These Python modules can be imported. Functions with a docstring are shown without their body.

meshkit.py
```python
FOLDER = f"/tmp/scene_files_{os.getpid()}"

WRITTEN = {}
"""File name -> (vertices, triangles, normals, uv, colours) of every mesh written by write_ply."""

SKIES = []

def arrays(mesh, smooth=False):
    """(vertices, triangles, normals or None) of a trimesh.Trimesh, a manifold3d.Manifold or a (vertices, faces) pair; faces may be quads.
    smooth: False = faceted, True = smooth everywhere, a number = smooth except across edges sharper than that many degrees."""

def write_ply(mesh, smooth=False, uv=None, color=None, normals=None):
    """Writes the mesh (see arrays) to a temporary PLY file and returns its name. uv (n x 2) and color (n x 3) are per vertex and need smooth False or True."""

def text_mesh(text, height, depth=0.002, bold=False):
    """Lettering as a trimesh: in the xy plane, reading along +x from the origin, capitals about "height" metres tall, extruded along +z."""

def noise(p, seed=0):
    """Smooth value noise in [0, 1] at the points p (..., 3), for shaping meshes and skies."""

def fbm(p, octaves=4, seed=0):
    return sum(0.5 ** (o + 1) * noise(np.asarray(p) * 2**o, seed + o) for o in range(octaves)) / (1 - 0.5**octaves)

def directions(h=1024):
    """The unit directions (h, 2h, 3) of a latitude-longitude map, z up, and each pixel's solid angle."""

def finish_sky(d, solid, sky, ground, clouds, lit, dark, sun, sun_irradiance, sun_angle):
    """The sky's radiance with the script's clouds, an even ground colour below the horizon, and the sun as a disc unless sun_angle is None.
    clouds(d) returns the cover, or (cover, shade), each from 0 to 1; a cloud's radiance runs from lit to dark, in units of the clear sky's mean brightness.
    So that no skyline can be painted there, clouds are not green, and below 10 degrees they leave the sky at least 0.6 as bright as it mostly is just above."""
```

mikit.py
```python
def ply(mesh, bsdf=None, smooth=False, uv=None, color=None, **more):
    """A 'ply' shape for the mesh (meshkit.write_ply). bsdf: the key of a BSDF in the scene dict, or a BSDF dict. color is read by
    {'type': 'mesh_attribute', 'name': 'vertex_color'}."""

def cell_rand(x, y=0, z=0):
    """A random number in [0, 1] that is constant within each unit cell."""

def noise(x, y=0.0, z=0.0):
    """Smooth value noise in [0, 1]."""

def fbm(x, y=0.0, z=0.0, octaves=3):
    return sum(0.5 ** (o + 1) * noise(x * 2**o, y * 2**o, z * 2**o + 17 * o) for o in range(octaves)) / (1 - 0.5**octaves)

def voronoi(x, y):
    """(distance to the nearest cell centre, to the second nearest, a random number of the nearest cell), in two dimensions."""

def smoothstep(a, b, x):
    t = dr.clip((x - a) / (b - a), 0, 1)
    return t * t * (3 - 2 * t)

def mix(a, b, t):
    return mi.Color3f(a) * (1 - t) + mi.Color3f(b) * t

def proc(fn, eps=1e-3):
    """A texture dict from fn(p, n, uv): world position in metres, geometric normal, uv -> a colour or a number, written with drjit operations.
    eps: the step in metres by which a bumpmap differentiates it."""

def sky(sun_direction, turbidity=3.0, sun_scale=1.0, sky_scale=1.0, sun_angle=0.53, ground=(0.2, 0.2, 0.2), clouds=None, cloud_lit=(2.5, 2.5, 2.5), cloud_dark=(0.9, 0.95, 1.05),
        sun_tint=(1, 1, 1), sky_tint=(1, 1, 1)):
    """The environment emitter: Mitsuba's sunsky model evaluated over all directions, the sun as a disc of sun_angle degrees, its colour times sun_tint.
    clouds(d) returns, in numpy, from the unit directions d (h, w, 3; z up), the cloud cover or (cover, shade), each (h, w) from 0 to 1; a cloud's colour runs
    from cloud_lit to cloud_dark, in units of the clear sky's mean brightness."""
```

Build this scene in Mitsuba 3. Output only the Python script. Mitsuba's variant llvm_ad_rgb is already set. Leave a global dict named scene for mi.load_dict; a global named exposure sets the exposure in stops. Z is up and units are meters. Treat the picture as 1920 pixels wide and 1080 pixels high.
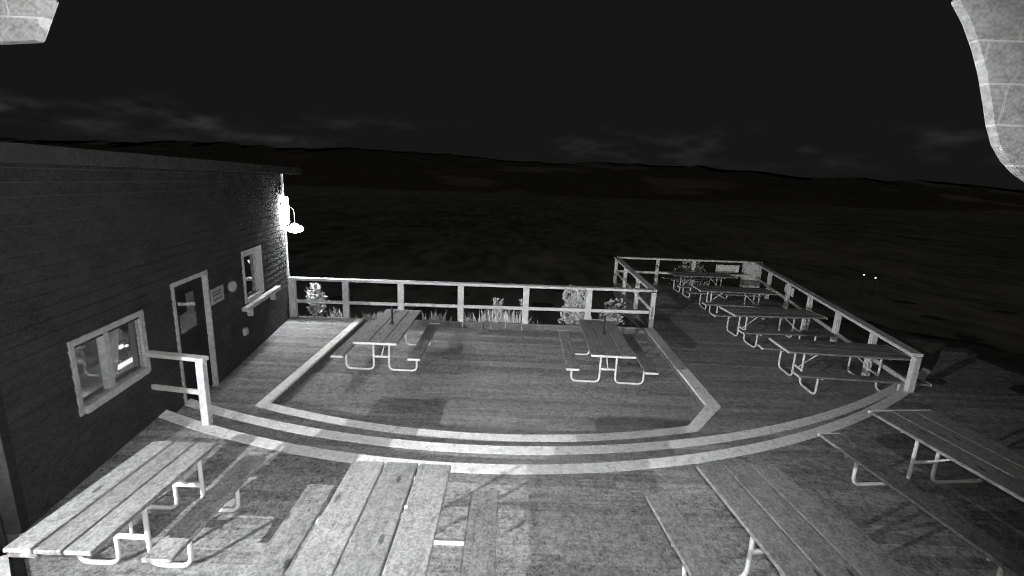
import math, random
import numpy as np, trimesh, shapely
from shapely.geometry import Polygon, box as sbox
import drjit as dr, mitsuba as mi
import mikit
from mikit import proc, noise, fbm, cell_rand, smoothstep, mix

T = mi.ScalarTransform4f
rng = random.Random(7)
scene, labels = {}, {}

# ------------------------------------------------------------------ camera, sky, lights, exposure
CAM_H, PITCH, ROLL, F = 3.4, 0.22, 0.04, 880.0
fw = np.array([0, math.cos(PITCH), -math.sin(PITCH)])
up0 = np.array([0, math.sin(PITCH), math.cos(PITCH)])
right0 = np.array([1.0, 0, 0])
up = -math.sin(ROLL) * right0 + math.cos(ROLL) * up0
scene['camera'] = {'type': 'perspective', 'fov': 2 * math.degrees(math.atan(960 / F)), 'fov_axis': 'x', 'near_clip': 0.05, 'far_clip': 6000.0,
                   'to_world': T().look_at(origin=[0, 0, CAM_H], target=[float(v) for v in np.array([0, 0, CAM_H]) + fw], up=[float(v) for v in up])}
exposure = 0.0
SKY, ADDED_MOON = 0.48, 0.014


def night_clouds(d):
    import meshkit
    el = np.degrees(np.arcsin(np.clip(d[..., 2], -1, 1)))
    m = meshkit.fbm(d * np.array([9, 9, 26.0]), 4, 11)
    m2 = meshkit.fbm(d * np.array([30, 30, 80.0]), 4, 23)
    bank = np.exp(-((el - 4.4) / 1.5) ** 2) * np.clip((m - 0.45) * 4.5, 0, 1) * np.clip((m2 - .3) * 2.2, 0, 1)      # thin pale cloud bank low over the ridge
    return np.ones_like(el), 1 - np.clip(1.1 * bank, 0, 1)


# night: a dim overcast sky plus an added low moon behind the camera lifting the far land
scene['sky'] = mikit.sky((-0.25, -0.9, 0.30), turbidity=3, sun_scale=ADDED_MOON, sky_scale=SKY, clouds=night_clouds, sun_angle=1.0,
                         cloud_lit=(1.0, 1.0, 1.0), cloud_dark=(0.26, 0.26, 0.26), sun_tint=(1, 1.08, 1.3), ground=(0.03, 0.03, 0.03))
# flood lamp on a post by the corner of the cabin, left of the camera and out of the frame
LAMP = (-4.82, 0.15, 2.14)
FLOOD = 390.0
scene['flood_light'] = {'type': 'spot', 'intensity': {'type': 'rgb', 'value': [FLOOD] * 3}, 'cutoff_angle': 46.0, 'beam_width': 6.0,
                        'to_world': T().look_at(origin=list(LAMP), target=[1.2, 8.2, 2.0], up=[0, 0, 1])}
# the security camera's own infrared illuminator
IR = 180.0
scene['infrared_illuminator'] = {'type': 'spot', 'intensity': {'type': 'rgb', 'value': [IR] * 3}, 'cutoff_angle': 58.0, 'beam_width': 10.0,
                                 'to_world': T().look_at(origin=[0.05, 0.04, CAM_H + 0.05], target=[-0.8, 8.5, 1.4], up=[0, 0, 1])}

# ------------------------------------------------------------------ materials
def grey(v):
    return {'type': 'rgb', 'value': [v] * 3}


def speckle(p, s):
    a = noise(p.x * s, p.y * s, p.z * s)
    b = noise(p.x * s * 0.45 + 31, p.y * s * 0.45, p.z * s * 0.45)
    c = noise(p.x * s * 0.2 + 7, p.y * s * 0.2 + 3, p.z * s * 0.2)
    return a * 0.45 + b * 0.3 + c * 0.25


def wood_tex(v, axis, amount=0.24, grit=1.15, knots=False):
    def fn(p, n, uv):
        a, b, c = (p.x, p.y, p.z) if axis == 'x' else (p.y, p.x, p.z)
        g = fbm(a * 2.2, b * 55, c * 55, octaves=3)
        big = fbm(p.x * 0.9 + 4, p.y * 0.9, p.z * 0.9, octaves=3)
        s = speckle(p, 75.0)
        k = 1 + amount * (g - 0.5) * 2 + 0.35 * (big - 0.5) + grit * (s - 0.5) * 1.5
        if knots:
            d0, d1, which = mikit.voronoi(a * 1.6 + 3 * dr.floor(b * 4), b * 4.0)
            k = k * (1 - .6 * dr.select(which > .62, 1 - smoothstep(.05, .12, d0), 0))
        return mi.Color3f(v * dr.maximum(k, 0.15))
    return proc(fn)


def paint_tex(v, amount=0.2, grit=0.25):
    def fn(p, n, uv):
        big = fbm(p.x * 3 + 9, p.y * 3, p.z * 3, octaves=3)
        s = speckle(p, 80.0)
        return mi.Color3f(v * dr.maximum(1 + amount * (big - 0.5) * 2 + grit * (s - 0.5) * 1.4, 0.2))
    return proc(fn)


def strip_tex(v):
    def fn(p, n, uv):
        chip = .5 * smoothstep(.68, .78, fbm(p.x * 14, p.y * 14, 2.0, octaves=4))
        s = speckle(p, 80.0)
        return mi.Color3f((v * (1 - chip) + .34 * chip) * dr.maximum(1 + .9 * (s - .5), .3))
    return proc(fn)


def land_tex(v):
    def fn(p, n, uv):
        a = fbm(p.x * .012 + 3, p.y * .004, p.z * .02, octaves=4)
        b = fbm(p.x * .11, p.y * .05 + 7, p.z * .1, octaves=3)
        return mi.Color3f(v * dr.clip(1 + .8 * (a - .5) + 1.0 * (b - .5) + 1.4 * (fbm(p.x * .5, p.y * .22, p.z, octaves=3) - .5), .3, 2.0))
    return proc(fn)


def ridge_tex(v):
    def fn(p, n, uv):
        a = fbm(p.x * .012 + 9, p.y * .01, p.z * .06, octaves=4)
        pale = .6 * smoothstep(.54, .66, a) * smoothstep(.38, .6, fbm(p.x * .0035, p.y * .002, 1.5, octaves=2))
        return mi.Color3f(v * (.7 + .6 * fbm(p.x * .05, p.y * .05, p.z * .1, octaves=3)) * (1 - pale) + .85 * pale)
    return proc(fn)


def diffuse(tex):
    return {'type': 'twosided', 'bsdf': {'type': 'diffuse', 'reflectance': tex}}


def plastic(tex, rough=0.35):
    return {'type': 'twosided', 'bsdf': {'type': 'principled', 'base_color': tex, 'roughness': rough, 'specular': 0.4}}


for i, v in enumerate((0.21, 0.25, 0.29)):
    scene[f'deck_wood_{i}'] = diffuse(wood_tex(v, 'x'))
for i, v in enumerate((0.215, 0.24, 0.265)):
    scene[f'table_wood_{i}'] = diffuse(wood_tex(v, 'y', 0.22, 1.0, True))
    scene[f'table_wood_x_{i}'] = diffuse(wood_tex(v, 'x', 0.22, 1.0, True))
scene['end_cap'] = plastic(paint_tex(0.66, 0.1, 0.1), 0.35)
scene['strip_paint'] = diffuse(strip_tex(0.80))
scene['strip_paint_worn'] = diffuse(strip_tex(0.74))
scene['riser_wood'] = diffuse(wood_tex(0.16, 'x'))
scene['rail_paint'] = diffuse(paint_tex(0.62, 0.2, 0.6))
scene['pipe_steel'] = plastic(paint_tex(0.66, 0.12, 0.1), 0.3)
scene['siding_paint'] = diffuse(paint_tex(0.058, 0.3, 0.9))
scene['trim_paint'] = diffuse(paint_tex(0.48, 0.2, 0.7))
scene['corner_paint'] = diffuse(paint_tex(0.66, 0.12, 0.2))
scene['door_paint'] = diffuse(paint_tex(0.04, 0.3, 0.5))
scene['pale_fabric'] = diffuse(paint_tex(0.34, 0.2, 0.4))
scene['sign_paint'] = diffuse(paint_tex(0.40, 0.25, 0.3))
scene['sign_ink'] = diffuse(grey(0.16))
scene['white_sign'] = diffuse(paint_tex(0.78, 0.15, 0.2))
scene['dark_metal'] = plastic(grey(0.02), 0.5)
scene['interior_paint'] = diffuse(grey(0.10))
scene['counter_paint'] = diffuse(grey(0.35))
scene['roof_felt'] = diffuse(paint_tex(0.03, 0.3, 0.4))
scene['fascia_paint'] = diffuse(paint_tex(0.07, 0.2, 0.3))
scene['glass'] = {'type': 'thindielectric', 'int_ior': 1.5}
scene['block_stone'] = diffuse(paint_tex(0.55, 0.35, 0.9))
scene['mortar'] = diffuse(paint_tex(0.85, 0.1, 0.2))
scene['soil'] = diffuse(paint_tex(0.25, 0.5, 0.6))
scene['far_ground'] = diffuse(paint_tex(0.02, 0.5, 0.3))
scene['lowland_scrub'] = {'type': 'twosided', 'bsdf': {'type': 'diffuse', 'reflectance': land_tex(0.55)}}
scene['leaf'] = {'type': 'twosided', 'bsdf': {'type': 'diffuse', 'reflectance': paint_tex(0.60, 0.3, 0.3)}}
scene['leaf_dull'] = {'type': 'twosided', 'bsdf': {'type': 'diffuse', 'reflectance': paint_tex(0.38, 0.3, 0.3)}}
scene['stem_bark'] = diffuse(grey(0.15))
scene['ridge_rock'] = diffuse(ridge_tex(0.30))


# ------------------------------------------------------------------ helpers
def key_of(name):
    if name not in scene and not any(k.startswith(name + '__') for k in scene) and name not in labels:
        return name
    i = 1
    while f'{name}_{i:03d}' in scene or f'{name}_{i:03d}' in labels or any(k.startswith(f'{name}_{i:03d}__') for k in scene):
        i += 1
    return f'{name}_{i:03d}'


COUNT = {}


def add(name, mesh, bsdf, parent=None, smooth=False, **more):
    full = f'{parent}__{name}' if parent else name
    n = COUNT.get(full, 0)
    COUNT[full] = n + 1
    key = full if n == 0 else f'{full}_{n:03d}'
    scene[key] = mikit.ply(mesh, bsdf, smooth=smooth, **more)
    return key


def thing(name, label, cat=None, group=None, kind=None):
    n = COUNT.get('#' + name, 0)
    COUNT['#' + name] = n + 1
    key = name if n == 0 else f'{name}_{n:03d}'
    labels[key] = {'label': label}
    if cat: labels[key]['category'] = cat
    if group: labels[key]['group'] = group
    if kind: labels[key]['kind'] = kind
    return key


def bevel_box(x0, x1, y0, y1, z0, z1, b=0.006):
    b = min(b, (x1 - x0) * .3, (y1 - y0) * .3, (z1 - z0) * .3)
    pts = []
    for sx in (0, 1):
        for sy in (0, 1):
            for sz in (0, 1):
                X, Y, Z = (x0, x1)[sx], (y0, y1)[sy], (z0, z1)[sz]
                dx, dy, dz = (b, -b)[sx], (b, -b)[sy], (b, -b)[sz]
                pts += [(X, Y + dy, Z + dz), (X + dx, Y, Z + dz), (X + dx, Y + dy, Z)]
    m = trimesh.convex.convex_hull(np.array(pts))
    return m


def cbox(cx, cy, cz, sx, sy, sz, b=0.006):
    return bevel_box(cx - sx / 2, cx + sx / 2, cy - sy / 2, cy + sy / 2, cz - sz / 2, cz + sz / 2, b)


def prism(poly, z0, z1):
    parts = [trimesh.creation.extrude_polygon(g, z1 - z0, engine='earcut') for g in getattr(poly, 'geoms', [poly]) if g.area > 1e-5]
    m = trimesh.util.concatenate(parts)
    m.apply_translation([0, 0, z0])
    return m


def join(ms):
    return trimesh.util.concatenate(ms)


def tube(pts, r, sides=10, closed_ends=True):
    p = np.asarray(pts, float)
    t = np.gradient(p, axis=0)
    t /= np.linalg.norm(t, axis=1, keepdims=True) + 1e-12
    a = np.cross(t[0], [0.3, 0.2, 1.0]); a /= np.linalg.norm(a)
    rings = []
    for i in range(len(p)):
        a = a - t[i] * (a @ t[i]); a /= np.linalg.norm(a)
        b = np.cross(t[i], a)
        ang = np.arange(sides) * 2 * np.pi / sides
        rr = r[i] if hasattr(r, '__len__') else r
        rings.append(p[i] + rr * (np.cos(ang)[:, None] * a + np.sin(ang)[:, None] * b))
    v = np.vstack(rings); f = []
    for i in range(len(p) - 1):
        for j in range(sides):
            k = (j + 1) % sides
            f += [[i * sides + j, i * sides + k, (i + 1) * sides + k], [i * sides + j, (i + 1) * sides + k, (i + 1) * sides + j]]
    n = len(v)
    v = np.vstack([v, p[0], p[-1]])
    for j in range(sides):
        k = (j + 1) % sides
        f += [[n, k, j], [n + 1, (len(p) - 1) * sides + j, (len(p) - 1) * sides + k]]
    return trimesh.Trimesh(v, f, process=False)


def rounded_path(corners, r=0.1, n=6):
    c = [np.asarray(q, float) for q in corners]
    out = [c[0]]
    for i in range(1, len(c) - 1):
        d0 = (c[i - 1] - c[i]); d1 = (c[i + 1] - c[i])
        rr = min(r, np.linalg.norm(d0) * .48, np.linalg.norm(d1) * .48)
        a = c[i] + d0 / np.linalg.norm(d0) * rr; b = c[i] + d1 / np.linalg.norm(d1) * rr
        for s in np.linspace(0, 1, n):
            out.append((1 - s) ** 2 * a + 2 * s * (1 - s) * c[i] + s * s * b)
    out.append(c[-1])
    return np.array(out)


def bar(a, b, w, h, bev=0.006):
    """A rectangular bar from a to b, w wide across and h tall."""
    a, b = np.asarray(a, float), np.asarray(b, float)
    L = np.linalg.norm(b - a)
    m = cbox(L / 2, 0, 0, L, w, h, bev)
    x = (b - a) / L
    z = np.array([0, 0, 1.0]) if abs(x[2]) < .9 else np.array([1.0, 0, 0])
    y = np.cross(z, x); y /= np.linalg.norm(y); z = np.cross(x, y)
    M = np.eye(4); M[:3, 0], M[:3, 1], M[:3, 2], M[:3, 3] = x, y, z, a
    m.apply_transform(M)
    return m


def placed(m, x, y, z, deg=0):
    m = m.copy()
    m.apply_transform(trimesh.transformations.rotation_matrix(math.radians(deg), [0, 0, 1]))
    m.apply_translation([x, y, z])
    return m


# ------------------------------------------------------------------ the setting: levels, steps
S = 0.17
def e1(x): return 4.98 + .05 * (x + .4) ** 2         # near edge of each painted strip
def e2(x): return 5.68 + .045 * (x + .3) ** 2
def e3(x): return 6.29 + .05 * (x + .2) ** 2
A = np.array([-4.55, 3.77]); B = np.array([-5.96, 12.2])   # foot of the cabin wall
def wall_x(y): return A[0] + (B[0] - A[0]) * (y - A[1]) / (B[1] - A[1])
def curve(f, x0, x1, off=0.0, n=60):
    return [(x, f(x) + off) for x in np.linspace(x0, x1, n)]


XL, XR = -7.0, 10.4
ws = 0.20                                         # strip width
upper = Polygon([(XL, 3.77), tuple(A), (-4.0, 3.31), (-1.6, 1.3), (-1.6, 0.4), (XR, 0.4), (XR, e1(XR))] + curve(e1, XR, XL)[1:])
wall_side = Polygon([(-9, 3.77), tuple(A), tuple(B), (-9, 12.2)])
upper = upper.difference(wall_side)
strip1 = Polygon(curve(e1, XL, 8.6) + curve(e1, 8.6, XL, ws)).difference(wall_side)
tread2 = Polygon(curve(e1, XL, 8.6, ws - 0.03) + curve(e2, 8.6, XL)).difference(wall_side)
strip2 = Polygon(curve(e2, XL, 8.6) + curve(e2, 8.6, XL, ws)).difference(wall_side)
# right-hand deck and left walk are one level; the middle of the terrace is sunk one more step
SUNK = [(-3.98, e3(-3.98) + ws)] + curve(e3, -3.98, 3.06, ws, 40)[1:] + [(3.56, 7.78), (3.68, 12.35), (-3.98, 12.2)]
sunk = Polygon(SUNK)
level3 = Polygon(curve(e2, XL, 8.6, ws - 0.03) + [(9.0, 12), (9.75, 18.6), (4.05, 18.4), (3.93, 12.42), (3.7, 12.42), (-7, 12.2)]).difference(wall_side)
strip3 = Polygon(curve(e3, -4.15, 3.05, 0, 40) + [(3.80, 7.72), (3.92, 12.40), (3.68, 12.35), (3.56, 7.78), (2.96, e3(2.96) + ws)] +
                 curve(e3, 2.96, -3.98, ws, 40)[1:] + [(-3.98, 12.2), (-4.15, 12.2)])
level3 = level3.difference(sunk).difference(strip3)
sunk_floor = sunk.union(strip3.buffer(0.02)).buffer(0.02)


def boards(parent, poly, ztop, w=0.142, gap=0.005, th=0.03, limit=290, longest=4.8):
    x0, y0, x1, y1 = poly.bounds
    y, k, n = y0, 0, 0
    while y < y1:
        row = poly.intersection(sbox(x0, y, x1, y + w - gap))
        start = x0 - rng.uniform(0, 3.6)
        cuts = [start]
        while cuts[-1] < x1: cuts.append(cuts[-1] + longest)
        for a, b in zip(cuts[:-1], cuts[1:]):
            piece = row.intersection(sbox(a + .002, y, b - .002, y + w))
            for g in getattr(piece, 'geoms', [piece]):
                if g.geom_type != 'Polygon' or g.area < 0.004: continue
                dz = rng.uniform(-.0015, .0015)
                add('board', prism(g, ztop - th + dz, ztop + dz), f'deck_wood_{rng.randrange(3)}', parent)
                n += 1
        y += w
        k += 1
    return n


def strip(parent, poly, z, cuts, name='edge_board', th=0.045):
    x0, y0, x1, y1 = poly.bounds
    c = [x0] + list(cuts) + [x1]
    for a, b in zip(c[:-1], c[1:]):
        g = poly.intersection(sbox(a + .0015, y0, b - .0015, y1))
        if g.is_empty: continue
        add(name, prism(g, z - th, z), rng.choice(['strip_paint', 'strip_paint', 'strip_paint_worn']), parent)


up_k = thing('upper_deck', 'weathered timber deck in the foreground with curved white edge', kind='structure')
add('upper_deck', prism(upper.buffer(-0.01), -0.60, -0.035), 'riser_wood')
boards(up_k, upper, 0.0)
strip(up_k, strip1, 0.004, [-3.2, -1.2, .9, 2.9, 4.9, 6.8])
add('riser', prism(Polygon(curve(e1, XL, 8.6, ws - .045) + curve(e1, 8.6, XL, ws - .025)).difference(wall_side), -S - .03, -0.042), 'riser_wood', up_k)

st_k = thing('steps', 'curved timber step with a white painted edge', kind='structure')
add('steps', prism(tread2.union(strip2).buffer(-0.012), -.6, -S - .035), 'riser_wood')
boards(st_k, tread2, -S)
strip(st_k, strip2, -S + .004, [-2.6, -.5, 1.5, 3.5, 5.4])
add('riser', prism(Polygon(curve(e2, XL, 8.6, ws - .045) + curve(e2, 8.6, XL, ws - .025)).difference(wall_side), -2 * S - .03, -S - 0.042), 'riser_wood', st_k)

lv_k = thing('side_deck', 'timber deck running along the cabin and round to the right-hand tables', kind='structure')
add('side_deck', prism(level3.union(strip3).buffer(-0.012).difference(sunk), -.8, -2 * S - .035), 'riser_wood')
boards(lv_k, level3, -2 * S)
strip(lv_k, strip3.intersection(sbox(-5, 0, 5, 7.72)), -2 * S + .004, [-2.0, .2, 2.2])
for seg in (sbox(-5, 7.723, 0, 10.2), sbox(-5, 10.203, 0, 13), sbox(0, 7.723, 5, 10.0), sbox(0, 10.003, 5, 13)):
    g = strip3.intersection(seg)
    if not g.is_empty: add('edge_board', prism(g, -2 * S - .041, -2 * S + .004), 'strip_paint', lv_k)
sk_k = thing('sunken_deck', 'sunken timber deck floor in the middle of the terrace', kind='structure')
add('sunken_deck', prism(sunk_floor, -.8, -3 * S - .035), 'riser_wood')
boards(sk_k, sunk, -3 * S)

# ground, water and the far shore
g = []
NX, NY = 90, 70
xs = np.linspace(-90, 90, NX); ys = np.concatenate([[-12, -4, 0, 4, 8, 11.5], np.linspace(12.6, 75, NY - 6)])
V = []
for y in ys:
    for x in xs:
        edge = 12.9 if x < 4 else 19.2
        if x > 10.6: edge = min(edge, 19.2 - (x - 10.6) * .9)
        if x < -6: edge = 14.5
        d = max(0, y - edge)
        z = -1.0 - min(d * .55, 11.6) if d > 0 else -1.0
        bump = 0.0 if d <= 0 else 0.5 * math.sin(x * .35 + y * .21) * math.sin(x * .13 - y * .4)
        V.append((x, y, z + bump * min(1, d / 6)))
V = np.array(V); Fc = []
for j in range(len(ys) - 1):
    for i in range(NX - 1):
        a = j * NX + i
        Fc += [[a, a + 1, a + NX + 1], [a, a + NX + 1, a + NX]]
add('ground', trimesh.Trimesh(V, Fc, process=False), 'soil', smooth=True)
labels['ground'] = {'label': 'dark bank falling away beyond the deck railing', 'kind': 'structure'}
add('lowland', cbox(0, 1500, -12.3, 9000, 3100, .2, .01), 'lowland_scrub')
labels['lowland'] = {'label': 'dark flat scrub land beyond the terrace', 'kind': 'structure'}
V, Fc = [], []
nx = 300
import meshkit
ax = np.linspace(-2600, 2600, nx)
prof = meshkit.fbm(np.stack([ax / 240, ax * 0, ax * 0], -1), 5, 3)
fine = meshkit.fbm(np.stack([ax / 35, ax * 0, ax * 0], -1), 3, 8)
for i, x in enumerate(ax):
    hgt = 38 + 26 * prof[i] + 9 * fine[i] - 34 * np.clip((x - 250) / 1000, 0, 1)
    V += [(x, 700, -13), (x, 800 + 30 * fine[i], hgt * .22), (x, 985 + 40 * fine[i], hgt), (x, 1300, hgt * .5), (x, 1500, -13)]
for i in range(nx - 1):
    for j in range(4):
        a = i * 5 + j
        Fc += [[a, a + 5, a + 6], [a, a + 6, a + 1]]
add('hills', trimesh.Trimesh(np.array(V), Fc, process=False), 'ridge_rock', smooth=40)
labels['hills'] = {'label': 'dark wooded ridge along the far shore', 'kind': 'structure'}

# ------------------------------------------------------------------ the cabin on the left
d2 = (B - A) / np.linalg.norm(B - A); n2 = np.array([d2[1], -d2[0]])
WM = np.eye(4); WM[:2, 0] = d2; WM[:2, 1] = -n2; WM[:2, 3] = A
WL = float(np.linalg.norm(B - A)); WTOP = 3.42


def wb(s0, s1, w0, w1, z0, z1, b=0.004):
    m = bevel_box(s0, s1, -w1, -w0, z0, z1, b); m.apply_transform(WM); return m


def wsheet(pts, w):
    """An extruded outline in wall coordinates (s, z), 3 mm thick, its face w proud of the wall."""
    m = trimesh.creation.extrude_polygon(Polygon(pts), .003, engine='earcut')
    M = np.array([[1, 0, 0, 0], [0, 0, -1, -w + .003], [0, 1, 0, 0], [0, 0, 0, 1.0]])
    m.apply_transform(M); m.apply_transform(WM); return m


cb = thing('cabin', 'dark clapboard cabin with windows and a door along the left side of the deck', 'building')
OPEN = [(0.98, 2.14, 0.80, 1.50), (5.66, 6.35, 0.86, 1.72)]
MARG = [(.07, .09, .07, .09), (.10, .30, .12, .09)]       # window openings (s0, s1, z0, z1)
DOOR = (2.98, 4.06, -2 * S, 1.72)
shell = sbox(0.02, -.6, WL - .02, WTOP)
for s0, s1, z0, z1 in OPEN: shell = shell.difference(sbox(s0, z0, s1, z1))
shell = shell.difference(sbox(DOOR[0], -.6, DOOR[1], DOOR[3]))
m = trimesh.creation.extrude_polygon(shell, .12, engine='earcut')
m.apply_transform(np.array([[1, 0, 0, 0], [0, 0, -1, .12], [0, 1, 0, 0], [0, 0, 0, 1.0]])); m.apply_transform(WM)
add('wall', m, 'interior_paint', cb)
add('end_wall', wb(0, .1, -4.5, -.125, -.6, WTOP), 'siding_paint', cb)
add('end_wall', wb(WL - .1, WL - .02, -4.5, -.125, -.6, WTOP), 'siding_paint', cb)
add('back_wall', wb(.12, WL - .12, -4.5, -4.4, -.6, WTOP), 'interior_paint', cb)
add('interior_floor', wb(.12, WL - .12, -4.38, -.14, -.6, -.3), 'interior_paint', cb)
pitch_c = 0.135
z = -.55
while z < WTOP - .02:
    z1 = min(z + pitch_c - .012, WTOP)
    row = sbox(.09, z, WL - .16, z1)
    for (s0, s1, a, b), (ml, mr, mtop, mb) in zip(OPEN, MARG): row = row.difference(sbox(s0 - ml + .004, a - mb + .004, s1 + mr - .004, b + mtop - .004))
    row = row.difference(sbox(DOOR[0] - .026, -.7, DOOR[1] + .016, DOOR[3] + .036))
    for gg in getattr(row, 'geoms', [row]):
        if gg.is_empty or gg.area < .003: continue
        sa, za, sb, zb = gg.bounds
        # wedge profile: thick at the bottom, thin at the top
        prof_ = np.array([(sa, -.030, za), (sa, -.0, za), (sa, -.0, zb), (sa, -.017, zb), (sb, -.030, za), (sb, 0, za), (sb, 0, zb), (sb, -.017, zb)])
        mm = trimesh.convex.convex_hull(prof_); mm.apply_transform(WM)
        add('clapboard', mm, 'siding_paint', cb)
    z += pitch_c
add('corner_board', wb(WL - .15, WL + .012, -.10, .034, -.5, WTOP), 'corner_paint', cb)
add('corner_board', wb(-.012, .085, -.10, .034, 0.0, WTOP), 'door_paint', cb)
ro = add('roof', wb(-.25, WL + .55, -4.9, .30, WTOP + .002, WTOP + .14, .01), 'roof_felt', cb)
add('fascia', wb(-.27, WL + .57, .302, .33, WTOP - .02, WTOP + .15), 'fascia_paint', ro)
add('fascia', wb(WL + .552, WL + .578, -4.9, .30, WTOP - .02, WTOP + .15), 'fascia_paint', ro)


def window(s0, s1, z0, z1, fl, fr, ft, fb, mull, sash_fill):
    k = add('window', wb(s0 - fl, s0, -.06, .037, z0 - fb, z1 + ft), 'trim_paint', cb)
    add('frame', wb(s1, s1 + fr, -.06, .038, z0 - fb, z1 + ft), 'trim_paint', k)
    add('frame', wb(s0 + .002, s1 - .002, -.06, .036, z1, z1 + ft - .002), 'trim_paint', k)
    add('sill', wb(s0 + .002, s1 - .002, -.06, .07, z0 - fb + .002, z0), 'trim_paint', k)
    if mull:
        add('mullion', wb(mull[0], mull[1], -.055, .03, z0 + .002, z1 - .002), 'trim_paint', k)
        add('pane', wb(s0 + .004, mull[0] - .002, -.034, -.03, z0 + .004, z1 - .004), 'glass', k)
        add('pane', wb(mull[1] + .002, s1 - .004, -.034, -.03, z0 + .004, z1 - .004), 'glass', k)
    else:
        add('pane', wb(s0 + .004, s1 - .004, -.034, -.03, z0 + .004, z1 - .004), 'glass', k)
    return k


w1 = window(.98, 2.14, .80, 1.50, .07, .09, .07, .09, (1.44, 1.53), None)
labels[w1] = {'label': 'near two-light window with added glowing shapes inside'}
w2 = window(5.66, 6.35, .86, 1.72, .10, .30, .12, .09, None, None)
labels[w2] = {'label': 'far narrow window above a service ledge'}
# things behind the panes
tb = thing('counter', 'pale counter inside the near cabin window', 'counter')
add('counter', wb(1.50, 2.75, -.62, -.16, .40, .80), 'counter_paint')
def lit(v): return {'type': 'area', 'radiance': {'type': 'rgb', 'value': [v] * 3}}
scene['lamp_body'] = diffuse(grey(.5))
cl = thing('glint_shapes', 'small lit display shapes added for the bright glints behind the near window', 'glow')
add('glow_shape', join([wb(2.040, 2.500, -.30, -.24, .80, .835), wb(2.060, 2.180, -.38, -.33, .85, .97), wb(2.280, 2.350, -.36, -.33, 1.00, 1.05), wb(2.405, 2.450, -.36, -.33, .985, 1.015)]), 'lamp_body', cl, emitter=lit(1.2))  # emissive bits that draw the window glints, no real device
labels[f'{cl}__glow_shape'] = {'label': 'glowing strip and spots drawn for the window glints', 'kind': 'stuff'}
add('housing', wb(2.190, 2.500, -.42, -.385, .80, 1.06), 'dark_metal', cl)
bl = thing('window_blind', 'pale curtain drawn to one side behind the near window', 'curtain')
cv = []
for s in np.linspace(1.30, 1.72, 22):
    cv.append((s, -.10 + .018 * math.sin(s * 70)))
V = []; Fc = []
for i, (s, w) in enumerate(cv):
    tt = i / 21
    V += [(1.60 + (s - 1.30) * .35, -(w), .82), (s + .22, -(w), 1.49)]
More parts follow.
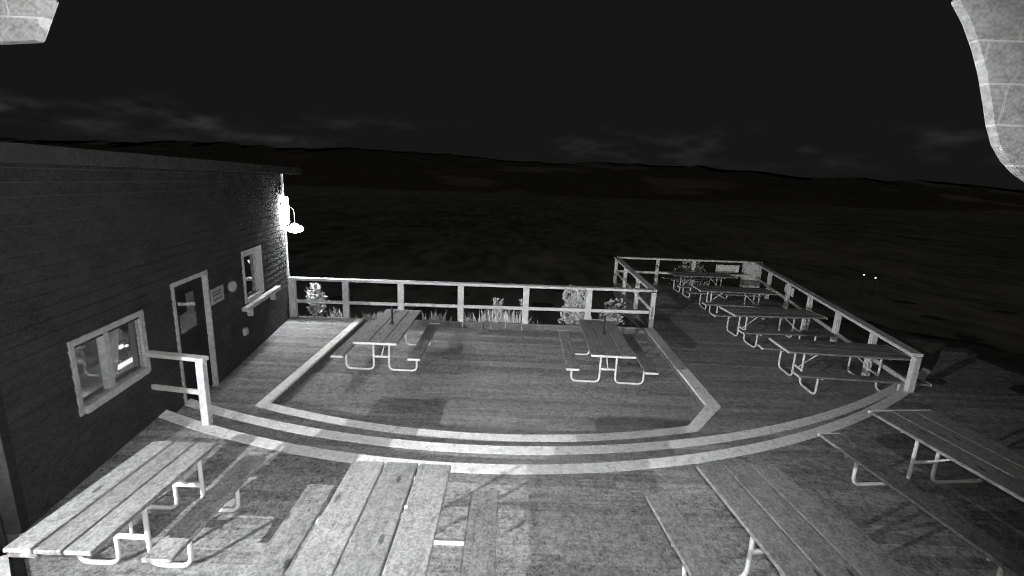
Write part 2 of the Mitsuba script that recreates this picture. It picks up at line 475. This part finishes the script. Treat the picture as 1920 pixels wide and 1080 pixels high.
for i in range(len(cv) - 1):
    Fc += [[2 * i, 2 * i + 2, 2 * i + 3], [2 * i, 2 * i + 3, 2 * i + 1]]
m = trimesh.Trimesh(np.array(V), Fc, process=False); m.apply_transform(WM)
add('window_blind', m, 'pale_fabric', smooth=True)
fl_ = thing('wedge_glow', 'small glowing wedge added for the bright glint behind the far window', 'lamp')
m = trimesh.creation.extrude_polygon(Polygon([(6.44, 1.53), (6.74, 1.50), (6.71, 1.30)]), .04, engine='earcut')
m.apply_transform(np.array([[1, 0, 0, 0], [0, 0, -1, .20], [0, 1, 0, 0], [0, 0, 0, 1.0]])); m.apply_transform(WM)
add('shade', m, 'lamp_body', fl_, emitter=lit(1.5))  # glowing wedge added to draw the white glint in the pane
add('stand', wb(6.19, 6.22, -.0, .0 + .001, 0, .001) if False else wb(6.68, 6.71, -.22, -.19, .55, 1.31), 'dark_metal', fl_)
sill = thing('service_ledge', 'pale service ledge on the wall under the far window', 'shelf')
add('board', wb(5.30, 7.38, .048, .17, .68, .755), 'trim_paint', sill)
for s in (5.6, 7.0): add('bracket', wb(s, s + .04, .03, .14, .5, .678), 'trim_paint', sill)
# door
dk = add('door', wb(DOOR[0] + .05, DOOR[1] - .05, -.07, -.03, DOOR[2] + .03, DOOR[3] - .045), 'door_paint', cb)
labels[dk] = {'label': 'dark cabin door with a pale blind in its window'}
add('frame', wb(DOOR[0] - .03, DOOR[0] + .045, -.08, .035, DOOR[2], DOOR[3] + .04), 'trim_paint', dk)
add('frame', wb(DOOR[1] - .035, DOOR[1] + .02, -.08, .04, DOOR[2], DOOR[3] + .04), 'trim_paint', dk)
add('frame', wb(DOOR[0] + .047, DOOR[1] - .037, -.08, .038, DOOR[3] - .03, DOOR[3] + .038), 'trim_paint', dk)
add('blind', wsheet([(3.17, .92), (3.66, .92), (3.66, 1.50), (3.42, 1.50), (3.42, 1.22), (3.17, 1.20)], -.018), 'pale_fabric', dk)
add('pane', wb(3.15, 3.68, -.012, -.008, .90, 1.52), 'glass', dk)
for a in ((3.12, 3.15, .87, 1.55), (3.68, 3.71, .87, 1.55)): add('bead', wb(a[0], a[1], -.028, -.004, a[2], a[3]), 'door_paint', dk)
for a in ((3.152, 3.678, .87, .90), (3.152, 3.678, 1.52, 1.55)): add('bead', wb(a[0], a[1], -.028, -.005, a[2], a[3]), 'door_paint', dk)
add('handle', join([wb(3.86, 3.90, -.03, .02, .62, .66), wb(3.80, 3.93, .0, .02, .625, .655)]), 'dark_metal', dk)
# sign, bell lamp, outlet
sg = thing('notice_board', 'pale notice board on the wall right of the door', 'sign')
add('board', wb(4.12, 4.60, .028, .048, 1.12, 1.39), 'sign_paint', sg)
for zz, a, b in ((1.325, 4.17, 4.52), (1.275, 4.17, 4.47), (1.19, 4.17, 4.54)):
    add('line', wb(a, b, .048, .051, zz - .012, zz + .012, .001), 'sign_ink', sg)
wl_ = thing('porch_light', 'small unlit round light on the wall right of the notice board', 'lamp')
m = trimesh.creation.icosphere(subdivisions=3, radius=.11); m.apply_scale([1.2, .6, .9]); m.apply_translation([4.82, -.11, 1.30]); m.apply_transform(WM)
add('globe', m, 'sign_paint', wl_, smooth=True)
add('base_plate', wb(4.74, 4.90, .026, .05, 1.18, 1.36), 'dark_metal', wl_)
ob = thing('outlet_box', 'small pale outlet box low on the wall under the service ledge', 'outlet')
add('box', wb(5.31, 5.46, .027, .075, .17, .31), 'trim_paint', ob)
add('lid', wb(5.325, 5.445, .076, .09, .18, .30), 'trim_paint', ob)

# gooseneck lamp at the far corner
def wp(s, w, z): return np.array([*(A + d2 * s + n2 * w), z])
sc = thing('wall_lamp', 'bright gooseneck wall lamp lit at the far corner of the cabin', 'lamp')
LS, LW, LZ = 8.78, .18, 1.98
add('arm', tube(rounded_path([wp(8.50, .03, 2.48), wp(8.55, .16, 2.58), wp(LS, LW, 2.50), wp(LS, LW, 2.13)], .12), .014), 'dark_metal', sc, smooth=50)
c = trimesh.creation.cylinder(.07, .02, sections=24); c.apply_transform(trimesh.transformations.rotation_matrix(math.pi / 2, [1, 0, 0])); c.apply_translation([8.50, -.045, 2.48]); c.apply_transform(WM)
add('base_plate', c, 'dark_metal', sc)
m = trimesh.creation.revolve(np.array([(.015, .17), (.05, .165), (.09, .14), (.13, .09), (.125, .088), (.085, .133), (.045, .157), (.013, .162)]), sections=28)
m.apply_translation(wp(LS, LW, LZ)); add('shade', m, 'corner_paint', sc, smooth=40)
m = trimesh.creation.icosphere(subdivisions=3, radius=.1); m.apply_scale([2.1, 2.1, 1.15]); m.apply_translation(wp(LS, LW, LZ + .01))
add('globe', m, 'lamp_body', sc, emitter=lit(420.0), smooth=True)
tl = thing('glow_tube', 'tall glowing tube added as the bright blob on the cabin corner above the gooseneck lamp', 'lamp')
m = trimesh.creation.capsule(height=.55, radius=.08, count=[12, 18]); m.apply_translation(wp(WL - .26, .125, 2.50))
add('tube', m, 'lamp_body', tl, emitter=lit(230.0), smooth=True)  # extra emitter added to form the bright blob on the corner
add('back_plate', wb(WL - .33, WL - .19, .031, .044, 2.42, 3.13), 'dark_metal', tl)

# ------------------------------------------------------------------ railings
def railing(name, label, pts, ztop, zbase, posts, cap_w=.20, mid_frac=.42, paint='rail_paint', pw=.115):
    k = thing(name, label, 'railing')
    for (a, b) in zip(pts[:-1], pts[1:]):
        a3, b3 = np.array([*a, ztop - .02]), np.array([*b, ztop - .02])
        add('top_rail', bar(a3, b3, cap_w, .065), paint, k)
        zm = zbase + (ztop - zbase) * mid_frac
        add('mid_rail', bar((*a, zm), (*b, zm), .04, .09), paint, k)
    for (x, y, zb) in posts:
        add('post', bevel_box(x - pw / 2, x + pw / 2, y - .05, y + .05, zb, ztop - .055), paint, k)
    return k


yb = lambda x: 12.18 + .03 * (x + 5.9)
post_x = [-5.85, -4.45, -2.98, -1.37, .39, 2.10]
back = railing('back_railing', 'white timber railing along the far edge of the sunken deck', [(-5.98, yb(-5.98)), (-.4, yb(-.4)), (3.78, yb(3.78))], .72, -3 * S, [(x, yb(x) - .002, -3 * S if -4 < x < 3.6 else -2 * S) for x in post_x], mid_frac=.48, pw=.165)
gx = (3.80, 12.50)
railing('return_railing', 'pale railing running away from the right end of the back railing', [(3.86, 12.50), (4.08, 18.36)], .70, -2 * S, [(3.86, 12.44, -2 * S), (3.93, 14.4, -2 * S), (4.0, 16.4, -2 * S), (4.09, 18.38, -2 * S)], mid_frac=.45)
railing('far_railing', 'grey railing across the far end of the right-hand deck', [(4.14, 18.42), (9.5, 18.6)], .71, -2 * S, [(5.75, 18.47, -2 * S), (7.2, 18.52, -2 * S)], mid_frac=.45)
fr = COUNT
add('corner_post', bevel_box(9.25, 9.85, 18.35, 18.75, -2 * S, .72), 'rail_paint', 'far_railing')
R0, R1 = np.array([9.6, 18.3]), np.array([7.25, 7.95])
pt = lambda t: R0 + (R1 - R0) * t
rr_posts = [(*pt(t), -2 * S) for t in (.17, .36, .53, .70, .86, 1.0)]
rr = railing('right_railing', 'dim grey railing slanting along the right edge of the right-hand deck', [tuple(pt(0.0)), tuple(pt(.53)), tuple(pt(1.0))], .71, -2 * S, rr_posts, mid_frac=.45)
nr = thing('end_railing', 'short bright white railing with one post beside the top of the steps', 'railing')
add('post', bevel_box(-4.155, -4.055, 5.80, 5.90, 0.0, .925), 'rail_paint', nr)
add('top_rail', bar((-4.03, 5.845, .955), (-4.90, 5.97, .955), .12, .055), 'rail_paint', nr)
add('mid_rail', bar((-4.158, 5.86, .47), (-4.90, 5.97, .47), .04, .07), 'rail_paint', nr)
# signs on the railings
for (a, b, z0, z1, lab) in (((8.05, 18.50), (8.98, 18.53), .25, .56, 'white sign on the far railing near its corner post'), (tuple(pt(.30)), tuple(pt(.38)), .25, .52, 'pale sign on the right-hand railing')):
    k = thing('railing_sign', lab, 'sign')
    a, b = np.array(a), np.array(b); t = (b - a) / np.linalg.norm(b - a); nn = np.array([-t[1], t[0]]); 
    if nn[1] > 0: nn = -nn
    off = nn * .09
    add('plate', bar((*(a + off), (z0 + z1) / 2), (*(b + off), (z0 + z1) / 2), .012, z1 - z0, .003), 'white_sign', k)
    for u in (.15, .85):
        q = a + (b - a) * u + nn * .05
        add('hanger', bar((*q, z1 - .02), (*q, .70), .02, .012, .002), 'dark_metal', k)

# low wall at the lower left corner
lw = thing('low_wall', 'low wall with a white top and shade-dark sides by the deck edge in the lower left corner', 'wall')
P = Polygon([(-4.29, 3.44), (-3.3, 2.60), (-3.75, 2.1), (-4.9, 3.05)])
add('body', prism(P.buffer(-.02), -.9, .03), 'door_paint', lw)  # sides coloured dark where the white box is only unlit
add('cap', prism(P, .032, .08), 'strip_paint', lw)

# ------------------------------------------------------------------ picnic tables
def picnic_table(x, y, z, deg, label, group, length=2.4, pw=.272, gap=.014, bx=.76, bw=.25, inset=.42, long_axis='y', bench_dy=0.0, tone='', pipe='pipe_steel', htop=.76, caps=None, frame_dy=0.0):
    k = thing('picnic_table', label, 'picnic table', group)
    ms = ('table_wood_' if long_axis == 'y' else 'table_wood_x_') + tone
    P_ = lambda m: placed(m, x, y, z, deg)
    tw = 3 * pw + 2 * gap
    for i in range(3):
        cx = -tw / 2 + pw / 2 + i * (pw + gap)
        L = length + rng.uniform(-.012, .012)
        m = cbox(cx, 0, htop - .019 + rng.uniform(-.002, .002), pw, L, .038, .007)
        add('plank', P_(m), ms + str(rng.randrange(3)), k)
    for sx in (-1, 1):
        m = cbox(sx * bx, bench_dy, .435, bw, length, .038, .010)
        add('bench', P_(m), ms + str(rng.randrange(3)), k)
    if caps:
        for sy in (-1, 1):
            add('end_cap', P_(cbox(0, sy * (length / 2 + .022), htop - .02, tw, .022, .042, .004)), caps, k)
            for sx in (-1, 1):
                add('end_cap', P_(cbox(sx * bx, bench_dy + sy * (length / 2 + .012), .434, bw, .022, .042, .004)), caps, k)
    hb = min(.16, tw * .22)
    for sy in (-1, 1):
        yy = frame_dy + sy * (length / 2 - inset)
        parts = []
        for sx in (-1, 1):
            path = rounded_path([(sx * hb, yy, htop - .045), (sx * hb, yy, .022), (sx * (bx - .03), yy, .022), (sx * (bx - .03), yy, .39), (sx * (bx - .03), yy, .415)], .11)
            parts.append(tube(path, .021, 10))
            parts.append(tube([(sx * (bx - bw * .45), yy, .405), (sx * (bx + bw * .45), yy, .405)], .016, 8))
        parts.append(tube([(-hb, yy, .30), (hb, yy, .30)], .024, 8))
        parts.append(tube([(-tw * .46, yy, htop - .05), (tw * .46, yy, htop - .05)], .015, 8))
        add('frame', P_(join(parts)), pipe, k, smooth=50)
    for sy in (-1, 1):
        add('brace', P_(tube([(0, frame_dy + sy * (length / 2 - inset), .30), (0, frame_dy * .5 + sy * min(.25, (length / 2 - inset) * .5), htop - .05)], .013, 8)), pipe, k, smooth=50)
    return k


GF = 'picnic tables'
picnic_table(-3.19, 3.49, 0, 0, 'narrow picnic table beside the cabin wall at lower left, casting long leg shadows', GF, length=1.43, pw=.20, bx=.52, bw=.24, inset=.36, bench_dy=.28, frame_dy=.32)
picnic_table(-.98, 2.80, 0, 0, 'brightly lit picnic table in the lower middle of the foreground deck', GF, length=2.4, pw=.30, bx=.80, bw=.27, bench_dy=.05, inset=.16, gap=.018)
picnic_table(2.42, 3.0, 0, 6, 'dim picnic table in the foreground to the right of the brightly lit one', GF, length=2.4, pw=.262, bx=.78, bw=.26, inset=.62, gap=.02)
picnic_table(5.15, 4.35, 0, 6, 'darkest picnic table at the right edge of the foreground deck', GF, length=2.4, pw=.28, bx=.92, bw=.30, caps='end_cap')
picnic_table(-2.64, 9.92, -3 * S, 0, 'left picnic table on the sunken deck, its pipe frame shining white', GF, length=2.4, caps='end_cap', gap=.02)
picnic_table(2.03, 9.72, -3 * S, -1.5, 'right picnic table on the sunken deck, near the white corner step', GF, length=2.4, caps='end_cap', gap=.02)
picnic_table(6.62, 9.0, -2 * S, 86, 'nearest picnic table on the right-hand deck', GF, length=2.3, long_axis='x', caps='end_cap')
picnic_table(6.72, 11.72, -2 * S, 92.5, 'second nearest picnic table on the right-hand deck', GF, length=2.3, long_axis='x', caps='end_cap')
picnic_table(6.95, 14.4, -2 * S, 88, 'third picnic table from the front on the right-hand deck', GF, length=2.3, long_axis='x', caps='end_cap')
picnic_table(6.9, 16.9, -2 * S, 93, 'picnic table at the far end of the right-hand deck before the far railing', GF, length=2.2, long_axis='x', caps='end_cap')
for (x, y, h_, lab) in ((-2.62, 9.95, .40, 'short dark umbrella pole standing in the left table of the sunken deck'), (2.05, 9.85, .40, 'short dark umbrella pole standing in the right table of the sunken deck')):
    k = thing('umbrella_pole', lab, 'umbrella pole', None)
    add('pole', placed(trimesh.creation.cylinder(.02, h_, sections=14), x, y, .25 + h_ / 2), 'dark_metal', k, smooth=50)
    add('collar', placed(trimesh.creation.cylinder(.034, .05, sections=14), x, y, .276), 'dark_metal', k, smooth=50)

add('hole_cap', placed(trimesh.creation.cylinder(.016, .012, sections=16), -.80, 3.37, .766), 'end_cap', 'picnic_table_001', smooth=50)
SHADOW_PATCH = [(3.12, 14.27), (3.5, 14.33), (3.66, 12.94), (3.14, 12.77)]
mt = thing('shadow_sheet', 'black mat standing in for the shadow of the right table by the railing corner', 'surface')
add('surface', prism(Polygon(SHADOW_PATCH).buffer(-.03).buffer(.03), -3 * S + .003, -3 * S + .02), 'dark_metal', mt)  # black sheet puts the right table's shadow on the deck
add('edge', prism(Polygon(SHADOW_PATCH).buffer(-.03).buffer(.05).difference(Polygon(SHADOW_PATCH).buffer(-.03).buffer(.03)), -3 * S + .003, -3 * S + .012), 'door_paint', mt)

# ------------------------------------------------------------------ plants behind the railing
def leaves(pts, dirs, lens, wids, seed=0):
    r = np.random.default_rng(seed)
    V, Fc = [], []
    for p, dvec, L, w in zip(pts, dirs, lens, wids):
        dvec = dvec / np.linalg.norm(dvec)
        s = np.cross(dvec, r.normal(size=3)); s /= np.linalg.norm(s)
        n_ = np.cross(s, dvec)
        i = len(V)
        mid = p + dvec * L * .5 + n_ * L * .08
        V += [p, mid + s * w, p + dvec * L, mid - s * w]
        Fc += [[i, i + 1, i + 2], [i, i + 2, i + 3]]
    return trimesh.Trimesh(np.array(V), Fc, process=False)


def shrub(x, y, z0, rx, ry, hz, n, label, surface='leaf', seed=1, lf=.07):
    r = np.random.default_rng(seed)
    k = thing('shrub', label, 'shrub')
    cs = [(r.uniform(-.6, .6) * rx, r.uniform(-.6, .6) * ry, r.uniform(.15, .85) * hz, r.uniform(.25, .45)) for _ in range(16)]
    P_, D_ = [], []
    for _ in range(n):
        c = cs[r.integers(len(cs))]
        v = r.normal(size=3); v /= np.linalg.norm(v)
        taper = 1 - .55 * (c[2] / hz)
        P_.append(np.array([x + (c[0] * taper) + v[0] * c[3] * rx, y + c[1] + v[1] * c[3] * ry, z0 + c[2] + v[2] * c[3] * hz * .5]))
        D_.append(v + np.array([0, 0, .5]))
    add('foliage', leaves(P_, D_, r.uniform(.6, 1.3, n) * lf, r.uniform(.6, 1.2, n) * lf * .35, seed), surface, k)
    st = [tube([(x + r.uniform(-.1, .1), y, z0 - .5), (x + c[0] * .5, y + c[1] * .5, z0 + c[2] * .5), (x + c[0], y + c[1], z0 + c[2])], .012, 5) for c in cs[:9]]
    add('stem', join(st), 'stem_bark', k)


def grass_tuft(x, y, z0, n, hgt, spread, label, surface='leaf', seed=2, plume=0):
    r = np.random.default_rng(seed)
    k = thing('grass_clump', label, 'plant')
    P_, D_, L_, W_ = [], [], [], []
    for _ in range(n):
        a = r.uniform(0, 6.28)
        base = np.array([x + r.normal() * spread * .5, y + r.normal() * spread * .25, z0])
        lean = np.array([math.cos(a) * r.uniform(.05, .45), math.sin(a) * r.uniform(.05, .45), 1.0])
        P_.append(base); D_.append(lean); L_.append(hgt * r.uniform(.35, .8)); W_.append(r.uniform(.006, .014))
    add('blade', leaves(P_, D_, L_, W_, seed), surface, k)
    if plume:
        P_, D_, L_, W_ = [], [], [], []
        for _ in range(plume):
            bx_ = x + r.uniform(-1, 1) * spread; top = z0 + hgt * r.uniform(.8, 1.05)
            for j in range(60):
                zz = top - r.uniform(0, .42) * hgt
                P_.append(np.array([bx_ + r.normal() * .025, y + r.normal() * .03, zz])); D_.append(np.array([r.normal() * .6, r.normal() * .6, 1])); L_.append(.07); W_.append(.012)
        add('plume', leaves(P_, D_, L_, W_, seed + 5), surface, k)


shrub(-5.50, 12.75, -.75, .26, .2, 1.25, 260, 'bright leafy shrub behind the railing next to the cabin corner', 'leaf', 3, .15)
shrub(1.75, 13.0, -.9, .62, .45, 1.45, 2600, 'dense rounded shrub behind the right half of the back railing', 'leaf', 4, .07)
grass_tuft(-.35, 12.75, -.9, 420, 1.1, .75, 'tall pluming grass clump behind the middle of the back railing', 'leaf', 5, plume=7)
grass_tuft(-1.1, 12.8, -.9, 160, .75, .4, 'low grass tuft just left of the pluming grass', 'leaf_dull', 6)
grass_tuft(-4.85, 12.7, -.8, 150, .8, .3, 'thin grass tuft behind the railing left of its second post', 'leaf_dull', 7)
grass_tuft(-3.7, 12.7, -.8, 200, .75, .4, 'low ragged grass tuft behind the left table of the sunken deck', 'leaf_dull', 8)
grass_tuft(-2.1, 12.75, -.9, 160, .95, .25, 'narrow grass tuft behind the railing between its third and fourth posts', 'leaf_dull', 9)
shrub(3.0, 13.4, -.9, .5, .4, 1.1, 700, 'sparse shrub behind the right end of the back railing', 'leaf', 10, .08)
shrub(7.6, 19.6, -.9, .9, .4, 1.35, 900, 'dim shrub showing through the far railing', 'leaf', 12, .09)

# ------------------------------------------------------------------ distant lights
for (x, y, z, lab) in ((.757 * 70, 70, 3.4 - .163 * 70, 'left one of two far white lights low over the dark bank'), (.783 * 70, 70, 3.4 - .169 * 70, 'right and brighter one of two far white lights low over the dark bank')):
    k = thing('far_lamp', lab, 'lamp', None)
    m = trimesh.creation.icosphere(subdivisions=2, radius=.10); m.apply_translation([x, y, z])
    add('globe', m, 'lamp_body', k, emitter=lit(3.0), smooth=True)
    add('post', placed(trimesh.creation.cylinder(.025, 4.5, sections=10), x, y, z - 2.4), 'dark_metal', k)

# ------------------------------------------------------------------ block wall ends either side of the camera
def block_wall(name, label, outline, y0, mirror):
    """Concrete blocks 0.39 x 0.19 laid in a running bond, cut to the wall's outline (x, z)."""
    k = thing(name, label, 'wall')
    poly = Polygon(outline)
    m = trimesh.creation.extrude_polygon(poly.buffer(-.006), .05, engine='earcut')
    M = np.array([[1, 0, 0, 0], [0, 0, 1, y0 + .008], [0, 1, 0, 0], [0, 0, 0, 1.0]])
    m.apply_transform(M); m.invert() if m.volume < 0 else None
    add('core', m, 'mortar', k)
    x0, z0, x1, z1 = poly.bounds
    r = 0
    z = z0
    while z < z1:
        x = x0 - (.2 if r % 2 else .05)
        while x < x1:
            gpoly = poly.intersection(sbox(x, z, x + .388, z + .188))
            for gg in getattr(gpoly, 'geoms', [gpoly]):
                if gg.geom_type == 'Polygon' and gg.area > .001:
                    mm = trimesh.creation.extrude_polygon(gg, .05, engine='earcut')
                    mm.apply_transform(np.array([[1, 0, 0, 0], [0, 0, 1, y0], [0, 1, 0, 0], [0, 0, 0, 1.0]]))
                    if mm.volume < 0: mm.invert()
                    add('block', mm, 'block_stone', k)
            x += .4
        z += .2
        r += 1


def at_y(px, py, y):
    """Where the line of sight through a pixel meets the plane of the wall ends (used once, to size the two walls)."""
    r_ = math.cos(ROLL) * right0 + math.sin(ROLL) * up0
    D = (px - 960) / F * r_ + (540 - py) / F * up + fw
    return D[0] / D[1] * y, CAM_H + D[2] / D[1] * y
block_wall('block_wall', 'pale concrete block wall end in the upper left corner', [at_y(65, 75, 2.6), at_y(92, -2, 2.6), (-2.62, 4.55), (-3.6, 4.55), (-3.6, 3.93)], 2.6, 0)
block_wall('block_wall', 'pale concrete block wall end with a curved edge in the upper right corner', [(2.37, 4.75)] + [at_y(*q, 2.6) for q in ((1800, -2), (1822, 40), (1838, 85), (1851, 135), (1860, 190), (1866, 235), (1876, 272), (1893, 302), (1916, 326), (1950, 350))] + [(3.6, 3.4), (3.6, 4.75)], 2.6, 1)

# flood lamp fixture and its post (out of the frame, lights the deck)
fl = thing('lamp_post', 'flood lamp on a thin dark post left of the deck', 'lamp')
dirv = np.array([5.7, 7.6, 0.0]); dirv /= np.linalg.norm(dirv)
hd = np.array(LAMP) - dirv * .12
add('post', placed(trimesh.creation.cylinder(.04, 3.3, sections=14), hd[0] - .12, hd[1] - .2, .6), 'dark_metal', fl, smooth=50)
add('head', bar(hd - dirv * .12, hd + dirv * .02, .26, .2, .02), 'dark_metal', fl)
vz = hd + dirv * .16 + np.array([0, 0, .125])
add('added_visor', bar(vz - np.array([dirv[0], dirv[1], 0]) * .25, vz + np.array([dirv[0], dirv[1], 0]) * .25, .5, .012, .003), 'dark_metal', fl)  # plate added to keep the flood light off the upper left wall
